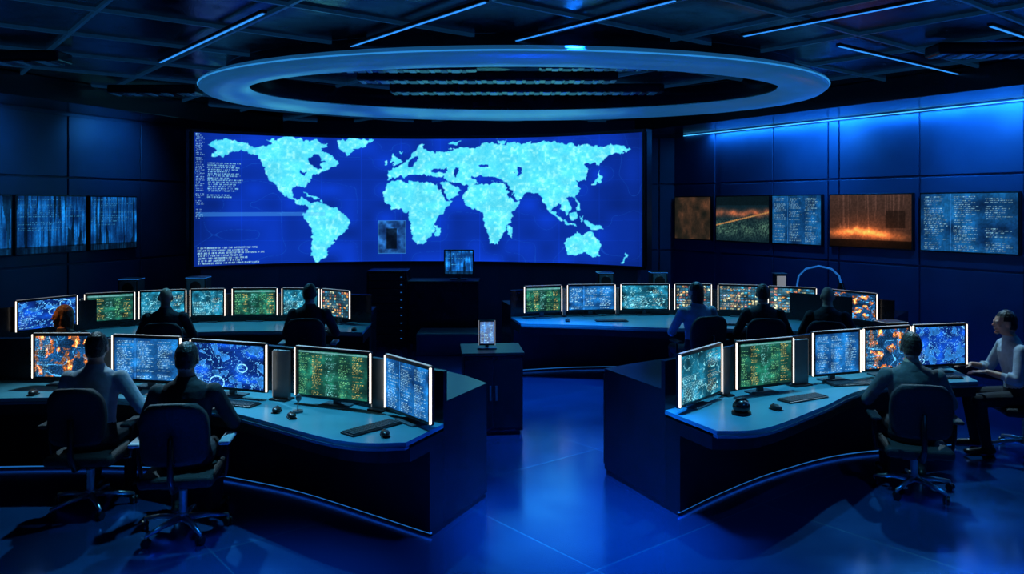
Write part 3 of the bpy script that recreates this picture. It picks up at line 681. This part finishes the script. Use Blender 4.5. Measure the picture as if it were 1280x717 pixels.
for x, y, w in ((-5.16, 10.85, .26), (-4.35, 11.1, .28), (1.38, 11.9, .24), (2.18, 11.95, .24)):
    m = MB(); m.box(-w/2, w/2, -.12, .12, 0, .43, M_hous, .015); m.box(-w/2+.02, w/2-.02, -.126, -.119, .20, .40, M_steel, .004); m.box(-w/2-.001, w/2+.001, -.121, .121, .415, .422, M_blueled, .003)
    m.cone((0, -.13, .30), (0, -.124, .30), .07, .08, M_hous, 20); m.obj('desktop_speaker', (x, y, .901), .05)
m = MB(); m.box(-.12, .12, -.1, .1, .0, .26, M_hous, .012); m.box(-.10, .10, -.106, -.099, .06, .22, M_steel, .004)
for i in range(6): m.box(-.09, .09, -.109, -.104, .075+i*.024, .085+i*.024, M_hous)
m.box(-.122, .122, -.102, .102, .25, .256, M_stripd, .002); m.obj('network_switch_box', (3.78, 7.98, .901), .15)
m = MB(); pts = [(-.03, 0, .0), (-.03, 0, .25), (0, 0, .42), (.10, 0, .52), (.28, 0, .56), (.46, 0, .52), (.57, 0, .42), (.60, 0, .30)]
m.cone((-.03, 0, 0), (-.03, 0, .02), .1, .09, M_hous, 20); m.tube(pts, .013, M_blueled, 8); m.cone((.60, 0, .32), (.60, 0, .22), .03, .06, M_hous, 16)
m.obj('arc_desk_lamp', (4.05, 11.3, .901))
m = MB(); m.box(-.08, .08, -.08, .08, 0, .42, M_hous, .01); m.box(-.065, .065, -.086, -.079, .24, .40, M_stripd, .003); m.box(-.09, .09, -.09, .09, .42, .435, M_steel, .004); m.obj('task_light_box', (3.88, 11.6, .901))

m = MB(); m.box(-.30, .30, -.28, .28, .04, .80, M_black2, .01); m.box(-.27, .27, -.25, .25, 0, .04, M_black); m.box(-.315, .315, -.295, .295, .80, .83, M_black, .008)
m.box(-.285, -.005, -.286, -.279, .08, .76, M_black, .004); m.box(.005, .285, -.286, -.279, .08, .76, M_black, .004); m.box(-.04, -.02, -.296, -.284, .35, .5, M_steel, .003); m.box(.02, .04, -.296, -.284, .35, .5, M_steel, .003)
m.obj('pedestal_cabinet', (-.215, 8.32, 0), .10)
e = empty('tablet_display', (-.26, 8.3, .831), .05)
m = MB(); m.box(-.085, .085, -.012, .012, .03, .29, M_hous, .008); m.box(-.1, .1, -.06, .06, 0, .012, M_steel, .004); m.box(-.02, .02, 0, .014, .005, .06, M_steel); m.obj('case', parent=e)
im = content('text', 30, 44); im = im*1.0+.05; grid_screen('screen', im, -.07, .07, .05, .275, -.0135, M_scr, e)
m = MB(); m.box(-.087, -.08, -.014, .0, .03, .29, M_stripd, .002); m.box(.08, .087, -.014, 0, .03, .29, M_stripd, .002); m.obj('light_strip', parent=e)

m = MB(); m.box(-.56, .56, -.28, .28, .06, 1.06, M_black2, .012); m.box(-.5, .5, -.24, .24, 0, .06, M_black); m.box(-.58, .58, -.3, .3, 1.06, 1.09, M_hous, .006)
for i in range(3): m.box(-.53+.36*i, -.20+.36*i, -.288, -.279, .12, 1.0, M_black2, .005)
m.obj('equipment_cabinet', (-1.12, 13.3, 0))
m = MB(); m.box(-.5, .5, -.3, .3, 0, .34, M_steel, .02); m.box(-.46, .46, -.306, -.299, .05, .30, M_wall2, .005); m.obj('storage_bench', (-.98, 12.65, 0))
m = MB(); m.box(-.33, .33, -.3, .3, 0, 1.25, M_black2, .012)
for i in range(9): m.box(-.29, .29, -.308, -.299, .1+i*.125, .205+i*.125, M_hous, .004); m.box(.22, .25, -.312, -.306, .145+i*.125, .155+i*.125, M_blueled)
m.obj('server_rack', (-2.05, 13.35, 0), .03)
e = empty('computer_monitor', (-.88, 13.2, 1.091), -.1)
m = MB(); m.box(-.25, .25, 0, .04, .08, .50, M_hous, .01); m.box(-.03, .03, .03, .06, .01, .3, M_steel, .005); m.box(-.14, .14, -.06, .12, 0, .014, M_steel, .005); m.obj('housing', parent=e)
grid_screen('screen', content('city', 60, 46), -.23, .23, .10, .48, -.003, M_scr, e)

# ------------------------------------------------------------------ lights
def area(name, loc, rot, sx, sy, en, col):
    l = bpy.data.lights.new(name, 'AREA'); l.shape = 'RECTANGLE'; l.size = sx; l.size_y = sy; l.energy = en; l.color = col
    o = bpy.data.objects.new(name, l); sc.collection.objects.link(o); o.location = loc; o.rotation_euler = rot; return o
def spot(name, loc, tgt, en, col, ang=60, blend=.8, r=.05):
    l = bpy.data.lights.new(name, 'SPOT'); l.energy = en; l.color = col; l.spot_size = deg(ang); l.spot_blend = blend; l.shadow_soft_size = r
    o = bpy.data.objects.new(name, l); sc.collection.objects.link(o); o.location = loc
    o.rotation_euler = (Vector(tgt)-Vector(loc)).to_track_quat('-Z', 'Y').to_euler(); return o
def along(a, yaw, s, off, z): return (a[0]+s*math.cos(yaw)+off*math.sin(yaw), a[1]+s*math.sin(yaw)-off*math.cos(yaw), z)
A = (wr(YB), YB)
area('cove_light_right', along(A, yR, 6.0, .10, 3.66), (0, 0, yR), 10.0, .02, 80, (.02, .30, 1.0))
for s in (3.4, 6.0): spot('wall_fill_spot', along(A, yR, s, 1.0, 3.66), along(A, yR, s, 0, 3.0), 75, (.02, .28, 1.0), 125, 1.0)  # unseen spots added to spread blue down the right wall
CB = (.01, .26, 1.0)
A = (wl(YF), YF)
for s in (12.8, 15.2): spot('wall_fill_spot', along(A, yL, s, .9, 3.66), along(A, yL, s, 0, 3.1), 45, (.03, .30, 1.0), 115, 1.0)  # added spots without fixtures, brightening the upper left wall
spot('wall_fill_spot', (-4.6, 14.9, 3.95), (-4.6, 15.9, 3.0), 30, CB, 120); spot('wall_fill_spot', (2.6, 14.9, 3.95), (2.7, 15.9, 2.6), 60, CB, 120)  # more added spots, lifting the back wall
spot('floor_fill_spot_1', (.6, 7.6, 3.95), (.5, 8.1, 0), 3200, CB, 42, 1.0, .25)  # this group: unseen spots added for blue floor pools and general fill
spot('floor_fill_spot_2', (.4, 9.9, 3.62), (.3, 10.0, 0), 1600, CB, 55, 1.0, .25)
spot('floor_fill_spot_3', (.5, 5.6, 3.95), (.5, 5.9, 0), 2600, CB, 40, 1.0, .25)
spot('floor_fill_spot_4', (-1.6, 4.0, 3.95), (-1.5, 4.4, 0), 1300, CB, 42, 1.0, .25)
spot('floor_fill_spot_5', (.9, 4.1, 3.95), (.8, 4.5, 0), 1400, CB, 42, 1.0, .25)
spot('floor_fill_spot_6', (3.2, 4.0, 3.95), (2.6, 4.9, 0), 130, CB, 70, 1.0)
CC = (.12, .62, 1.0)
spot('desk_area_fill_1', (-1.8, 6.6, 3.95), (-1.5, 5.9, .7), 420, CC, 62)  # spots added above the desks to supply the cyan monitor glow
spot('desk_area_fill_2', (2.0, 7.0, 3.95), (2.3, 6.3, .7), 360, CC, 62)
spot('desk_area_fill_3', (-3.6, 10.6, 3.62), (-3.6, 10.1, .7), 210, CC, 85)
spot('desk_area_fill_4', (2.2, 11.0, 3.62), (2.2, 10.5, .7), 210, CC, 90)
CW = (.40, .75, 1.0)
spot('desk_area_fill_5', (-3.6, 8.2, 3.95), (-3.1, 6.3, .8), 480, CW, 55)  # added pair, no fixtures, giving the front operators a rim light
spot('desk_area_fill_6', (4.4, 8.8, 3.95), (3.9, 6.9, .8), 420, CW, 60)
spot('desk_area_fill_7', (-5.8, 8.1, 3.6), (-4.7, 8.36, 1.1), 110, (1.0, .5, .2), 18)  # added narrow warm spot that turns the auburn operator's head orange
w = bpy.data.worlds.new('World'); sc.world = w; w.use_nodes = True
w.node_tree.nodes['Background'].inputs[0].default_value = (.01, .05, .16, 1); w.node_tree.nodes['Background'].inputs[1].default_value = .1

# ------------------------------------------------------------------ camera
c = bpy.data.cameras.new('camera'); co = bpy.data.objects.new('camera', c); sc.collection.objects.link(co)
co.location = (0, 0, 2.3); co.rotation_euler = (math.radians(90), 0, 0); c.sensor_width = 36
c.lens = 28.125; c.shift_y = -100.5/1280
sc.camera = co
